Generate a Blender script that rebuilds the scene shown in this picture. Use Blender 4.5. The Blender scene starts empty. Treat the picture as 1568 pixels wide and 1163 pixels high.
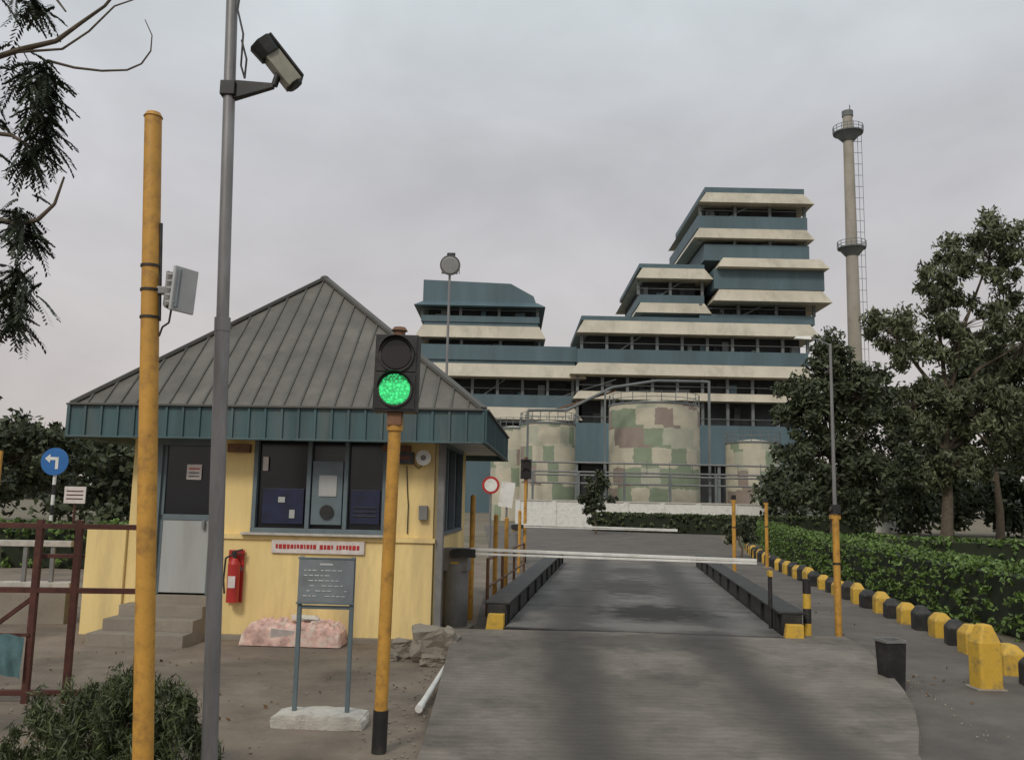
import bpy, bmesh, math, random
import numpy as np
from mathutils import Vector, Matrix, Euler
from mathutils import noise as mn
random.seed(4); rng=np.random.default_rng(7)
sc=bpy.context.scene
COL=bpy.context.collection
R=math.radians
# ------------------------------------------------------------------ materials
def mat(name,col,rough=.8,var=.25,scale=3.0,bump=0.0,bscale=40.,metal=0.,stain=None,samt=.4,sscale=1.0,streak=False,island=0.0):
    m=bpy.data.materials.new(name);m.use_nodes=True;nt=m.node_tree;N=nt.nodes;L=nt.links
    b=N["Principled BSDF"];b.inputs["Roughness"].default_value=rough;b.inputs["Metallic"].default_value=metal
    tc=N.new("ShaderNodeTexCoord");mp=N.new("ShaderNodeMapping");L.new(tc.outputs["Object"],mp.inputs[0])
    if streak: mp.inputs["Scale"].default_value=(1,1,.18)
    n=N.new("ShaderNodeTexNoise");n.inputs["Scale"].default_value=scale;n.inputs["Detail"].default_value=5;n.inputs["Roughness"].default_value=.65
    L.new(mp.outputs[0],n.inputs[0])
    r=N.new("ShaderNodeValToRGB");L.new(n.outputs[0],r.inputs[0])
    r.color_ramp.elements[0].position=.3;r.color_ramp.elements[1].position=.7
    r.color_ramp.elements[0].color=[c*(1-var) for c in col]+[1]
    r.color_ramp.elements[1].color=[min(1,c*(1+var)) for c in col]+[1]
    out=r.outputs[0]
    if stain:
        n2=N.new("ShaderNodeTexNoise");n2.inputs["Scale"].default_value=sscale;n2.inputs["Detail"].default_value=6;n2.inputs["Roughness"].default_value=.7
        L.new(mp.outputs[0],n2.inputs[0])
        mr=N.new("ShaderNodeMapRange");mr.inputs[1].default_value=.48;mr.inputs[2].default_value=.72;mr.inputs[4].default_value=samt
        L.new(n2.outputs[0],mr.inputs[0])
        mx=N.new("ShaderNodeMix");mx.data_type='RGBA';L.new(mr.outputs[0],mx.inputs[0]);L.new(out,mx.inputs[6]);mx.inputs[7].default_value=list(stain)+[1]
        out=mx.outputs[2]
    if island>0:
        g=N.new("ShaderNodeNewGeometry");mr=N.new("ShaderNodeMapRange");mr.inputs[3].default_value=1-island;mr.inputs[4].default_value=1+island
        L.new(g.outputs["Random Per Island"],mr.inputs[0])
        mx=N.new("ShaderNodeVectorMath");mx.operation='SCALE';L.new(out,mx.inputs[0]);L.new(mr.outputs[0],mx.inputs["Scale"]);out=mx.outputs[0]
    L.new(out,b.inputs["Base Color"])
    if bump>0:
        n3=N.new("ShaderNodeTexNoise");n3.inputs["Scale"].default_value=bscale;n3.inputs["Detail"].default_value=4
        L.new(tc.outputs["Object"],n3.inputs[0])
        bp=N.new("ShaderNodeBump");bp.inputs["Strength"].default_value=bump;bp.inputs["Distance"].default_value=.02
        L.new(n3.outputs[0],bp.inputs["Height"]);L.new(bp.outputs[0],b.inputs["Normal"])
    return m
def emat(name,col,st):
    m=mat(name,col,.4);b=m.node_tree.nodes["Principled BSDF"]
    b.inputs["Emission Color"].default_value=list(col)+[1];b.inputs["Emission Strength"].default_value=st
    return m
M={}
M['yellow_wall']=mat("yellow_wall_paint",(.80,.61,.27),.85,.12,2.2,.25,60,stain=(.46,.35,.19),samt=.75,sscale=1.5,streak=True)
M['teal']=mat("teal_sheet",(.048,.095,.105),.55,.25,3,stain=(.15,.15,.13),samt=.5,sscale=2.5,streak=True)
M['roof']=mat("roof_sheet",(.125,.116,.100),.6,.25,1.6,stain=(.065,.06,.05),samt=.65,sscale=1.4)
M['roofrib']=mat("roof_seam",(.088,.086,.076),.65,.2,3)
M['frame']=mat("window_frame",(.12,.155,.17),.5,.15,5)
M['glass']=mat("dark_glass",(.010,.011,.014),.15,.3,2)
M['dark']=mat("dark_interior",(.012,.012,.012),.9,.4,2)
M['blue']=mat("blue_panel",(.008,.012,.045),.5,.5,4)
M['doorpan']=mat("door_panel",(.40,.41,.40),.6,.1,4,stain=(.2,.2,.18),samt=.6,sscale=2,streak=True)
M['white']=mat("white_paint",(.72,.71,.67),.5,.08,5,stain=(.35,.33,.28),samt=.5,sscale=3)
M['paper']=mat("paper",(.62,.56,.53),.8,.15,10)
M['pink']=mat("faded_pink_plastic",(.60,.38,.32),.6,.5,7,stain=(.65,.6,.5),samt=.95,sscale=6)
M['red']=mat("red_paint",(.42,.03,.025),.35,.15,6)
M['rust']=mat("rusty_maroon_steel",(.075,.022,.016),.75,.4,8,stain=(.14,.06,.03),samt=.5,sscale=6)
M['orange']=mat("yellow_pole_paint",(.52,.27,.045),.55,.18,4,stain=(.20,.10,.03),samt=.8,sscale=9)
M['yellow']=mat("yellow_paint",(.62,.38,.045),.6,.2,6,stain=(.13,.10,.06),samt=.9,sscale=6)
M['black']=mat("black_paint",(.014,.014,.014),.55,.4,6,stain=(.075,.065,.055),samt=.6,sscale=5)
M['steel']=mat("galvanised_steel",(.23,.225,.225),.45,.22,9,metal=.35,stain=(.12,.11,.1),samt=.6,sscale=6,streak=True)
M['grey']=mat("grey_paint",(.18,.175,.17),.6,.2,5,stain=(.1,.09,.08),samt=.4)
M['concrete']=mat("concrete",(.27,.235,.19),.9,.2,4,.4,50,stain=(.12,.095,.07),samt=.6,sscale=2)
M['slab']=mat("pale_concrete",(.50,.47,.42),.9,.15,8,.5,60,stain=(.25,.23,.2),samt=.5,sscale=5)
M['cream']=mat("cream_sheet",(.50,.455,.365),.6,.12,.25,stain=(.26,.23,.17),samt=.7,sscale=.3,streak=True)
M['bteal']=mat("blue_sheet",(.080,.128,.15),.6,.22,.2,stain=(.05,.075,.08),samt=.5,sscale=.25,streak=True)
M['bdark']=mat("hazed_plant_interior",(.026,.028,.030),.9,.5,.3)  # distance haze put into the colour: dark openings slightly lightened
M['bgrey']=mat("plant_steelwork",(.14,.155,.155),.7,.25,.5)
M['stack']=mat("chimney_paint",(.34,.31,.26),.8,.15,.2,stain=(.18,.15,.12),samt=.6,sscale=.15)
M['bark']=mat("bark",(.11,.085,.06),.9,.35,6,.5,30)
M['leafA']=mat("leaf_olive",(.092,.105,.052),.65,.45,.55,island=.5)
M['leafB']=mat("leaf_dark",(.052,.064,.030),.65,.45,.6,island=.5)
M['leafN']=mat("leaf_near",(.035,.046,.026),.55,.3,3,island=.4)
M['leafH']=mat("leaf_hedge",(.095,.155,.032),.6,.35,1.2,island=.5)
M['leafBush']=mat("leaf_bush",(.06,.078,.028),.6,.35,5,island=.5)
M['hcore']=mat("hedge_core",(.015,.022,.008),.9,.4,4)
M['leafD']=mat("leaf_distant",(.065,.075,.055),.8,.4,.1,island=.35)
M['blueSign']=mat("blue_sign",(.02,.13,.38),.4,.1,4)
M['cloth']=mat("teal_cloth",(.08,.15,.16),.9,.35,6)
M['brown']=mat("brown_grille",(.17,.085,.045),.7,.3,6)
M['signgrey']=mat("notice_board",(.19,.215,.23),.5,.15,4,stain=(.12,.12,.12),samt=.5,sscale=6)
M['clear']=mat("reader_cover",(.42,.43,.43),.25,.1,6)
M['camgrey']=mat("camera_housing",(.26,.25,.20),.45,.2,8)
M['eye']=mat("sensor_eye",(.03,.025,.02),.3,.2,8)
# ------------------------------------------------------------------ builder
class Obj:
    def __init__(s,name,loc=(0,0,0),rot=(0,0,0)):
        s.name=name;s.e=bpy.data.objects.new(name,None);COL.objects.link(s.e);s.e.location=loc;s.e.rotation_euler=rot;s.p={}
        s.e.empty_display_size=.1
    def bm(s,part,m):
        if part not in s.p: s.p[part]=(bmesh.new(),[])
        b,ms=s.p[part]
        if m not in ms: ms.append(m)
        return b,ms.index(m)
    def raw(s,part,m,vs,fs,smooth=False):
        b,i=s.bm(part,m);V=[b.verts.new(v) for v in vs]
        for f in fs:
            try: F=b.faces.new([V[k] for k in f]);F.material_index=i;F.smooth=smooth
            except ValueError: pass
    def box(s,part,m,c,size,rot=(0,0,0)):
        E=Euler(rot).to_matrix();c=Vector(c);h=Vector(size)/2
        vs=[c+E@Vector((x*h.x,y*h.y,z*h.z)) for x in(-1,1) for y in(-1,1) for z in(-1,1)]
        s.raw(part,m,vs,[(0,1,3,2),(4,6,7,5),(0,4,5,1),(2,3,7,6),(0,2,6,4),(1,5,7,3)])
    def b2(s,part,m,x0,x1,y0,y1,z0,z1):
        s.box(part,m,((x0+x1)/2,(y0+y1)/2,(z0+z1)/2),(x1-x0,y1-y0,z1-z0))
    def cyl(s,part,m,p0,p1,r0,r1=None,seg=16,caps=True):
        if r1 is None:r1=r0
        p0=Vector(p0);p1=Vector(p1);d=(p1-p0).normalized();a=d.orthogonal().normalized();c=d.cross(a)
        vs=[];n=seg
        for p,r in((p0,r0),(p1,r1)):
            for k in range(n):
                t=2*math.pi*k/n;vs.append(p+(a*math.cos(t)+c*math.sin(t))*r)
        s.raw(part,m,vs,[(k,(k+1)%n,n+(k+1)%n,n+k) for k in range(n)],True)
        if caps:
            s.raw(part,m,vs[:n],[tuple(range(n))[::-1]]);s.raw(part,m,vs[n:],[tuple(range(n))])
    def tube(s,part,m,pts,rs,seg=8):
        for i in range(len(pts)-1): s.cyl(part,m,pts[i],pts[i+1],rs[i],rs[i+1],seg,True)
    def beam(s,part,m,p0,p1,w,h):
        p0=Vector(p0);p1=Vector(p1);d=p1-p0;L=d.length
        q=d.to_track_quat('X','Z');s.box(part,m,(p0+p1)/2,(L,w,h),q.to_euler())
    def done(s,bevel=0):
        for part,(b,ms) in s.p.items():
            bmesh.ops.recalc_face_normals(b,faces=b.faces)
            me=bpy.data.meshes.new(s.name+"_"+part);b.to_mesh(me);b.free()
            for m in ms: me.materials.append(M[m])
            o=bpy.data.objects.new(part,me);COL.objects.link(o);o.parent=s.e
            if bevel:
                md=o.modifiers.new("bevel","BEVEL");md.width=bevel;md.segments=2;md.limit_method='ANGLE'
        return s.e
def leaves(name,centers,radii,n,size,m,parent=None,aspect=1.7,shell=.35,droop=0.,up=0.):
    """cloud of small leaf quads; centers Kx3, radii Kx3"""
    centers=np.array(centers,float);radii=np.array(radii,float);K=len(centers)
    idx=rng.integers(0,K,n)
    d=rng.normal(size=(n,3));d/=np.linalg.norm(d,axis=1)[:,None]
    rr=(shell+(1-shell)*rng.random(n))[:,None]
    P=centers[idx]+d*rr*radii[idx]
    a=rng.normal(size=(n,3));a[:,2]+= -droop+up;a/=np.linalg.norm(a,axis=1)[:,None]
    b=np.cross(a,rng.normal(size=(n,3)));b/=np.linalg.norm(b,axis=1)[:,None]
    sz=(size*(.6+.8*rng.random(n)))[:,None]
    A=a*sz*.5*aspect;B=b*sz*.5
    V=np.stack([P-A,P+B*.9-A*.1,P+A,P-B*.9-A*.1],1).reshape(-1,3)
    me=bpy.data.meshes.new(name);me.vertices.add(4*n);me.vertices.foreach_set("co",V.ravel())
    me.loops.add(4*n);me.loops.foreach_set("vertex_index",np.arange(4*n))
    me.polygons.add(n);me.polygons.foreach_set("loop_start",np.arange(n)*4)
    try: me.polygons.foreach_set("loop_total",np.full(n,4))
    except Exception: pass
    me.update();me.validate();me.materials.append(M[m])
    o=bpy.data.objects.new(name,me);COL.objects.link(o)
    if parent: o.parent=parent
    return o
def tree(name,loc,trunk_h,tr,ells,nc,nleaf,lsize,m,crad=(.9,.9,.7),lean=(0,0),droop=0.,aspect=1.7):
    """ells: (x,y,z,rx,ry,rz) relative to loc"""
    t=Obj(name,loc);C=[];Rr=[]
    w=np.array([e[3]*e[4]*e[5] for e in ells])**.6;w/=w.sum()
    top=Vector((lean[0],lean[1],trunk_h))
    tp=[Vector((0,0,-.2)),Vector((lean[0]*.25+.08,lean[1]*.2,trunk_h*.33)),Vector((lean[0]*.6-.06,lean[1]*.6,trunk_h*.66)),top]
    t.tube("trunk","bark",tp,[tr,tr*.8,tr*.62,tr*.42],10)
    for e in ells:
        ec=Vector(e[:3]);st=tp[2] if ec.z<trunk_h*1.1 else tp[3]
        mid=st.lerp(ec,.5)+Vector((random.uniform(-.3,.3),random.uniform(-.3,.3),.3))
        t.tube("limbs","bark",[st,mid,ec],[tr*.4,tr*.27,tr*.12],7)
    for k in range(nc):
        e=ells[rng.choice(len(ells),p=w)]
        d=rng.normal(size=3);d/=np.linalg.norm(d);q=rng.uniform(.4,1.12)
        c=np.array(e[:3])+d*q*np.array(e[3:6]);C.append(c);s=rng.uniform(.4,1.3);Rr.append(np.array(crad)*s)
        ec=Vector(e[:3]);cv=Vector(c);t.cyl("twigs","bark",ec,cv,tr*.1,tr*.03,4,False)
    t.done()
    leaves("crown",C,Rr,nleaf,lsize,m,t.e,shell=.1,droop=droop,aspect=aspect)
    return t.e
# ------------------------------------------------------------------ world, sun, camera
w=bpy.data.worlds.new("World");sc.world=w;w.use_nodes=True;nt=w.node_tree;N=nt.nodes;L=nt.links
bg=N["Background"];bg.inputs[1].default_value=.1
SUN_EL=R(42);SUN_AZ=R(205)   # azimuth from +Y clockwise
sky=N.new("ShaderNodeTexSky");sky.sky_type='NISHITA';sky.sun_disc=False;sky.sun_elevation=SUN_EL;sky.sun_rotation=SUN_AZ
sky.dust_density=4;sky.air_density=1.5
hs=N.new("ShaderNodeHueSaturation");hs.inputs["Saturation"].default_value=.35;L.new(sky.outputs[0],hs.inputs["Color"])
L.new(hs.outputs[0],bg.inputs[0])
tc=N.new("ShaderNodeTexCoord");sx=N.new("ShaderNodeSeparateXYZ");L.new(tc.outputs["Generated"],sx.inputs[0])
rp=N.new("ShaderNodeValToRGB");L.new(sx.outputs[2],rp.inputs[0])
e=rp.color_ramp.elements;e[0].position=0;e[0].color=(.63,.57,.545,1);e[1].position=.7;e[1].color=(.64,.71,.74,1)
k=rp.color_ramp.elements.new(.2);k.color=(.575,.55,.555,1)
k=rp.color_ramp.elements.new(.36);k.color=(.57,.57,.60,1)
k=rp.color_ramp.elements.new(.5);k.color=(.63,.675,.705,1)
mp=N.new("ShaderNodeMapping");mp.inputs["Scale"].default_value=(1,1,1.9);mp.inputs["Location"].default_value=(.3,.1,.2);L.new(tc.outputs["Generated"],mp.inputs[0])
nz=N.new("ShaderNodeTexNoise");nz.inputs["Scale"].default_value=3.4;nz.inputs["Detail"].default_value=6;nz.inputs["Roughness"].default_value=.52;nz.inputs["Distortion"].default_value=.3;L.new(mp.outputs[0],nz.inputs[0])
mr=N.new("ShaderNodeMapRange");mr.inputs[1].default_value=.32;mr.inputs[2].default_value=.70;mr.inputs[3].default_value=.90;mr.inputs[4].default_value=1.17;L.new(nz.outputs[0],mr.inputs[0])
sc2=N.new("ShaderNodeVectorMath");sc2.operation='SCALE';L.new(rp.outputs[0],sc2.inputs[0]);L.new(mr.outputs[0],sc2.inputs["Scale"])
bg2=N.new("ShaderNodeBackground");bg2.inputs[1].default_value=1.0;L.new(sc2.outputs[0],bg2.inputs[0])
mxs=N.new("ShaderNodeMixShader");mxs.inputs[0].default_value=.88;L.new(bg.outputs[0],mxs.inputs[1]);L.new(bg2.outputs[0],mxs.inputs[2])
L.new(mxs.outputs[0],N["World Output"].inputs[0])
sl=bpy.data.lights.new("sun","SUN");sl.energy=1.4;sl.angle=R(12);sl.color=(1,.93,.82)
so=bpy.data.objects.new("sun",sl);COL.objects.link(so)
sd=Vector((math.sin(SUN_AZ)*math.cos(SUN_EL),math.cos(SUN_AZ)*math.cos(SUN_EL),math.sin(SUN_EL)))
so.rotation_euler=sd.to_track_quat('Z','Y').to_euler()
cd=bpy.data.cameras.new("camera");cam=bpy.data.objects.new("camera",cd);COL.objects.link(cam);sc.camera=cam
cd.sensor_width=36;cd.lens=36*1350/1568;cd.clip_end=3000;cd.clip_start=.05
MM=Matrix.Rotation(math.pi/2+math.atan(184/1350),4,'X')@Matrix.Rotation(R(1.2),4,'Z')
cam.matrix_world=Matrix.Translation((0,0,2))@MM
sc.view_settings.view_transform='Standard';sc.view_settings.look='None';sc.view_settings.exposure=0
# ------------------------------------------------------------------ ground
def sheet(name,pts,z,m,sub=None):
    me=bpy.data.meshes.new(name);me.from_pydata([(x,y,z) for x,y in pts],[],[tuple(range(len(pts)))]);me.materials.append(m)
    o=bpy.data.objects.new(name,me);COL.objects.link(o);return o
gm=mat("ground_earth",(.17,.14,.10),.95,.25,.4,.4,20,stain=(.08,.09,.04),samt=.8,sscale=.15)
yard=mat("yard_concrete",(.20,.160,.123),.92,.22,1.4,.4,30,stain=(.085,.066,.05),samt=.8,sscale=.8)
asph=mat("lane_asphalt",(.122,.107,.094),.9,.25,1.1,.5,60,stain=(.060,.053,.047),samt=.8,sscale=.6)
sheet("ground",[(-1500,-300),(1500,-300),(1500,2000),(-1500,2000)],0,gm)
sheet("yard_paving",[(-16,-8),(-.5,-8),(-.5,30),(-16,30)],.004,yard)
sheet("side_lane_road",[(-.5,-8),(6.0,-8),(6.0,8),(6.8,14),(7.7,22),(9,32),(11,45),(14,60),(22,70),(-2,70),(-.5,30)],.008,asph)
lawn=mat("lawn",(.075,.088,.035),.95,.35,2,.5,30,stain=(.15,.12,.07),samt=.8,sscale=.6)
sheet("lawn",[(7.9,8),(60,8),(60,68),(26,68),(15,58),(11.5,45),(9.4,32),(8.3,22)],.006,lawn)
# ramp + weighbridge : concrete with darker oil / tyre bands and worn spots
def rampmat(name,colA,colB,cx,bw,spots=()):
    m=mat(name,colA,.88,.28,1.3,.7,35,stain=(.05,.044,.039),samt=.8,sscale=.9)
    nt=m.node_tree;N=nt.nodes;L=nt.links;b=N["Principled BSDF"]
    src=b.inputs["Base Color"].links[0].from_socket
    tc=N.new("ShaderNodeTexCoord");s=N.new("ShaderNodeSeparateXYZ");L.new(tc.outputs["Object"],s.inputs[0])
    nn=N.new("ShaderNodeTexNoise");nn.inputs["Scale"].default_value=.9;nn.inputs["Detail"].default_value=6;nn.inputs["Roughness"].default_value=.6;L.new(tc.outputs["Object"],nn.inputs[0])
    m1=N.new("ShaderNodeMath");m1.operation='SUBTRACT';L.new(s.outputs[0],m1.inputs[0]);m1.inputs[1].default_value=cx
    m2=N.new("ShaderNodeMath");m2.operation='ABSOLUTE';L.new(m1.outputs[0],m2.inputs[0])
    m3=N.new("ShaderNodeMath");m3.operation='SUBTRACT';L.new(m2.outputs[0],m3.inputs[0]);m3.inputs[1].default_value=bw
    m4=N.new("ShaderNodeMath");m4.operation='ABSOLUTE';L.new(m3.outputs[0],m4.inputs[0])
    m5=N.new("ShaderNodeMath");m5.operation='MULTIPLY_ADD';L.new(nn.outputs[0],m5.inputs[0]);m5.inputs[1].default_value=1.1;L.new(m4.outputs[0],m5.inputs[2])
    r=N.new("ShaderNodeMapRange");r.inputs[1].default_value=.62;r.inputs[2].default_value=1.15;r.inputs[3].default_value=.78;r.inputs[4].default_value=0
    r.interpolation_type='SMOOTHSTEP';L.new(m5.outputs[0],r.inputs[0])
    mx=N.new("ShaderNodeMix");mx.data_type='RGBA';L.new(r.outputs[0],mx.inputs[0]);L.new(src,mx.inputs[6]);mx.inputs[7].default_value=list(colB)+[1]
    out=mx.outputs[2]
    for (px,py,rx,ry,amt,c2) in spots:
        mp=N.new("ShaderNodeMapping");mp.inputs["Location"].default_value=(-px/rx,-py/ry,0);mp.inputs["Scale"].default_value=(1/rx,1/ry,0);L.new(tc.outputs["Object"],mp.inputs[0])
        ln=N.new("ShaderNodeVectorMath");ln.operation='LENGTH';L.new(mp.outputs[0],ln.inputs[0])
        n4=N.new("ShaderNodeTexNoise");n4.inputs["Scale"].default_value=3.5;n4.inputs["Detail"].default_value=6;L.new(tc.outputs["Object"],n4.inputs[0])
        ma=N.new("ShaderNodeMath");ma.operation='MULTIPLY_ADD';L.new(n4.outputs[0],ma.inputs[0]);ma.inputs[1].default_value=1.6;L.new(ln.outputs["Value"],ma.inputs[2])
        r2=N.new("ShaderNodeMapRange");r2.inputs[1].default_value=1.35;r2.inputs[2].default_value=1.85;r2.inputs[3].default_value=amt;r2.inputs[4].default_value=0;L.new(ma.outputs[0],r2.inputs[0])
        mx2=N.new("ShaderNodeMix");mx2.data_type='RGBA';L.new(r2.outputs[0],mx2.inputs[0]);L.new(out,mx2.inputs[6]);mx2.inputs[7].default_value=list(c2)+[1];out=mx2.outputs[2]
    wv=N.new("ShaderNodeTexWave");wv.bands_direction='Y';wv.inputs["Scale"].default_value=2.6;wv.inputs["Distortion"].default_value=6;wv.inputs["Detail"].default_value=5;wv.inputs["Detail Scale"].default_value=1.9
    L.new(tc.outputs["Object"],wv.inputs[0])
    mr=N.new("ShaderNodeMapRange");mr.inputs[3].default_value=.92;mr.inputs[4].default_value=1.05;L.new(wv.outputs[1],mr.inputs[0])
    sm=N.new("ShaderNodeVectorMath");sm.operation='SCALE';L.new(out,sm.inputs[0]);L.new(mr.outputs[0],sm.inputs["Scale"])
    L.new(sm.outputs[0],b.inputs["Base Color"])
    return m
M['ramp']=rampmat("ramp_concrete",(.180,.157,.132),(.046,.042,.038),1.65,.95,[(1.6,9.3,.9,.9,.4,(.05,.045,.04)),(1.7,11.6,1.3,.7,.55,(.04,.036,.032))])
M['deck']=rampmat("deck_concrete",(.150,.142,.133),(.050,.046,.042),0,.95,[(.25,2.1,1.0,1.35,.95,(.022,.019,.017)),(-.1,6.5,.9,2.4,.75,(.036,.032,.029)),(.0,10.5,.8,2.0,.6,(.04,.036,.033)),(.3,.5,1.3,.4,.5,(.20,.19,.17))])
M['ramp2']=rampmat("exit_concrete",(.17,.15,.13),(.06,.055,.05),0,1.0)
rp_=Obj("entry_ramp_road")
prof=[(1.0,-.66,1.7,.016),(5.0,-.66,2.7,.02),(7.4,-.66,3.32,.05),(8.1,-.665,3.65,.07),(8.8,-.67,3.93,.1),(9.5,-.68,4.14,.135),(10.2,-.69,4.3,.17),(11.3,-.70,4.5,.245),(12.4,-.72,4.62,.25)]
vs=[];fs=[]
for (y,xa,xb,z) in prof: vs+= [(xa,y,-.05),(xa,y,z),(xb,y,z),(xb+.03,y,-.05)]
for i in range(len(prof)-1):
    a=i*4;b=a+4
    for j in range(3): fs.append((a+j,b+j,b+j+1,a+j+1))
fs+=[(0,1,2,3),tuple(range(len(vs)-4,len(vs)))[::-1]]
rp_.raw("surface",'ramp',vs,fs);rp_.done()
# ------------------------------------------------------------------ weighbridge (local y along the lane)
HD=R(-6.9)
wb=Obj("weighbridge",(1.85,12.42,0),(0,0,HD))
LN=13.2
wb.b2("deck",'deck',-1.88,1.88,0,LN,.05,.262)
for i in range(1,5):
    wb.b2("joints",'black',-1.86,1.86,LN*i/5-.012,LN*i/5+.012,.2,.266)
wb.b2("joints",'black',-1.9,1.9,-.05,-.005,.1,.256)
for sx in(-1,1):
    x0,x1=(1.9,2.16) if sx>0 else(-2.16,-1.9)
    wb.b2("side_beam",'black',x0,x1,.15,LN,.0,.53)
    wb.b2("side_beam",'black',x0-.05,x1+.05,.15,LN,.535,.57)
    for i in range(10):
        y=.35+i*(LN-.5)/9
        wb.b2("stiffeners",'black',x0-.04,x1+.04,y,y+.03,0,.53)
    xc=(x0+x1)/2
    wb.raw("end_guards",'yellow',[(xc-.16,-.02,0),(xc+.12,-.02,0),(xc+.12,.12,0),(xc-.16,.12,0),(xc-.1,-.02,.42),(xc+.12,-.02,.42),(xc+.12,.12,.42),(xc-.1,.12,.42)],[(0,1,5,4),(1,2,6,5),(2,3,7,6),(3,0,4,7),(4,5,6,7)])
for k in range(5): wb.cyl("hazard_post",'yellow' if k%2 else 'black',(2.28,.4,k*.2),(2.28,.4,k*.2+.2),.055,seg=12)
wb.done(.006)
er=Obj("exit_ramp_road",(1.85,12.42,0),(0,0,HD))
er.raw("surface",'ramp2',[(-2.3,LN+.01,-.02),(2.3,LN+.01,-.02),(2.3,LN+.01,.25),(-2.3,LN+.01,.25),(-2.5,LN+7,-.02),(2.5,LN+7,-.02),(2.5,LN+7,.014),(-2.5,LN+7,.014)],[(0,1,2,3),(3,2,6,7),(4,7,6,5),(0,3,7,4),(1,5,6,2)])
er.done()
# ------------------------------------------------------------------ gate booth
b=Obj("gate_booth",(-3.27,12.75,0),(0,0,R(-3)))
hw=2.2;D=4.3
b.b2("plinth",'concrete',-hw-.04,hw+.04,-.16,D+.04,0,.07)
b.b2("lower_wall",'yellow_wall',-.86,hw+.02,-.10,.15,.07,1.38)
b.b2("lower_wall",'yellow_wall',-.86,hw+.05,-.13,.15,1.38,1.44)
b.b2("lower_wall",'yellow_wall',-hw,-1.86,0,.15,.1,2.9)
b.b2("left_parapet",'yellow_wall',-2.78,-2.205,-.05,1.6,0,1.5)
b.b2("upper_wall",'yellow_wall',-.92,-.42,.0,.15,1.44,2.9)
b.b2("upper_wall",'yellow_wall',1.52,hw,.0,.15,1.44,2.9)
b.b2("lintel",'yellow_wall',-1.86,-.92,.002,.15,2.78,2.9)
b.b2("threshold",'concrete',-1.86,-.87,-.02,.15,.1,.57)
b.b2("upper_wall",'yellow_wall',-.92,-.87,0.003,.15,.57,1.44)
b.b2("side_wall",'yellow_wall',hw-.15,hw,.152,D,.1,1.44)
b.b2("side_wall",'yellow_wall',hw-.15,hw,D-.7,D,1.44,2.9)
b.b2("side_wall",'yellow_wall',hw-.15,hw,.152,.5,1.44,2.9)
b.b2("side_wall",'yellow_wall',-hw,-hw+.15,.152,D,.1,2.9)
b.b2("back_wall",'yellow_wall',-hw+.15,hw-.15,D-.15,D,.1,2.9)
b.b2("ceiling",'white',-hw+.16,hw-.16,.16,D-.16,2.86,2.89)
b.b2("floor",'concrete',-hw+.16,hw-.16,.16,D-.16,.45,.56)
b.b2("side_window_glass",'glass',hw-.09,hw-.07,.5,D-.7,1.5,2.8)
for y in(.5,1.4,2.4,D-.74): b.b2("side_window_frame",'frame',hw-.12,hw+.02,y,y+.06,1.44,2.86)
b.b2("side_window_frame",'frame',hw-.13,hw+.03,.5,D-.7,1.44,1.5)
b.b2("side_window_frame",'frame',hw-.13,hw+.03,.5,D-.7,2.8,2.88)
b.b2("corner_post",'grey',hw+.055,hw+.15,-.06,.08,.0,2.8)
b.b2("door_frame",'frame',-1.85,-1.77,-.02,.12,.57,2.78);b.b2("door_frame",'frame',-.99,-.915,-.02,.12,.57,2.78)
b.b2("door_frame",'frame',-1.77,-.99,-.02,.12,2.69,2.78)
b.b2("door",'doorpan',-1.77,-.99,.04,.09,.60,1.62)
b.b2("door",'frame',-1.77,-.99,.03,.10,1.62,1.70)
b.b2("door_glass",'glass',-1.77,-.99,.055,.07,1.70,2.69)
b.b2("door",'frame',-1.77,-1.72,.03,.1,.58,2.69);b.b2("door",'frame',-1.04,-.991,.03,.1,.58,2.69)
b.b2("door_handle",'steel',-1.13,-1.09,-.01,.03,1.5,1.62)
b.b2("door_notice",'paper',-1.42,-1.2,.03,.045,2.2,2.42)
for z in(2.36,2.30,2.25): b.b2("door_notice_print",'red' if z>2.33 else 'grey',-1.39,-1.23,.026,.029,z-.012,z+.008)
b.b2("window_frame",'frame',-.42,1.52,-.03,.12,1.44,1.54);b.b2("window_frame",'frame',-.42,1.52,-.03,.12,2.78,2.86)
for x in(-.42,.36,.9,1.46): b.b2("window_frame",'frame',x,x+.06,-.02,.11,1.54,2.78)
b.b2("window_glass",'glass',-.36,1.46,.06,.075,1.54,2.78)
b.b2("window_panels",'blue',-.28,.32,.03,.055,1.6,2.1);b.b2("window_panels",'blue',1.0,1.42,.03,.055,1.62,2.1)
b.b2("window_hatch",'frame',.44,.88,.0,.055,1.6,2.5);b.b2("window_hatch",'doorpan',.54,.80,-.012,-.002,2.0,2.3)
b.cyl("hatch_vent",'black',(.67,-.03,1.78),(.67,0,1.78),.1)
b.b2("window_papers",'doorpan',-.05,.05,.018,.028,1.9,1.98);b.b2("window_papers",'doorpan',.12,.2,.018,.028,1.68,1.8);b.b2("window_papers",'paper',-.3,-.22,.018,.028,2.35,2.55)
for z in(1.72,1.78,1.84): b.b2("window_louvre",'black',1.05,1.38,.018,.026,z,z+.02)
b.b2("window_ledge",'slab',-.5,1.6,-.2,-.03,1.445,1.475)
b.b2("wall_sign",'paper',-.06,1.26,-.135,-.105,1.2,1.38)
rs=random.Random(9);x=.0
while x<1.18:
    lw=rs.uniform(.02,.05);b.b2("wall_sign_letters",'red',x,x+lw,-.139,-.136,1.26+rs.uniform(0,.01),1.325);x+=lw+(.012 if rs.random()<.8 else .05)
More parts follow.
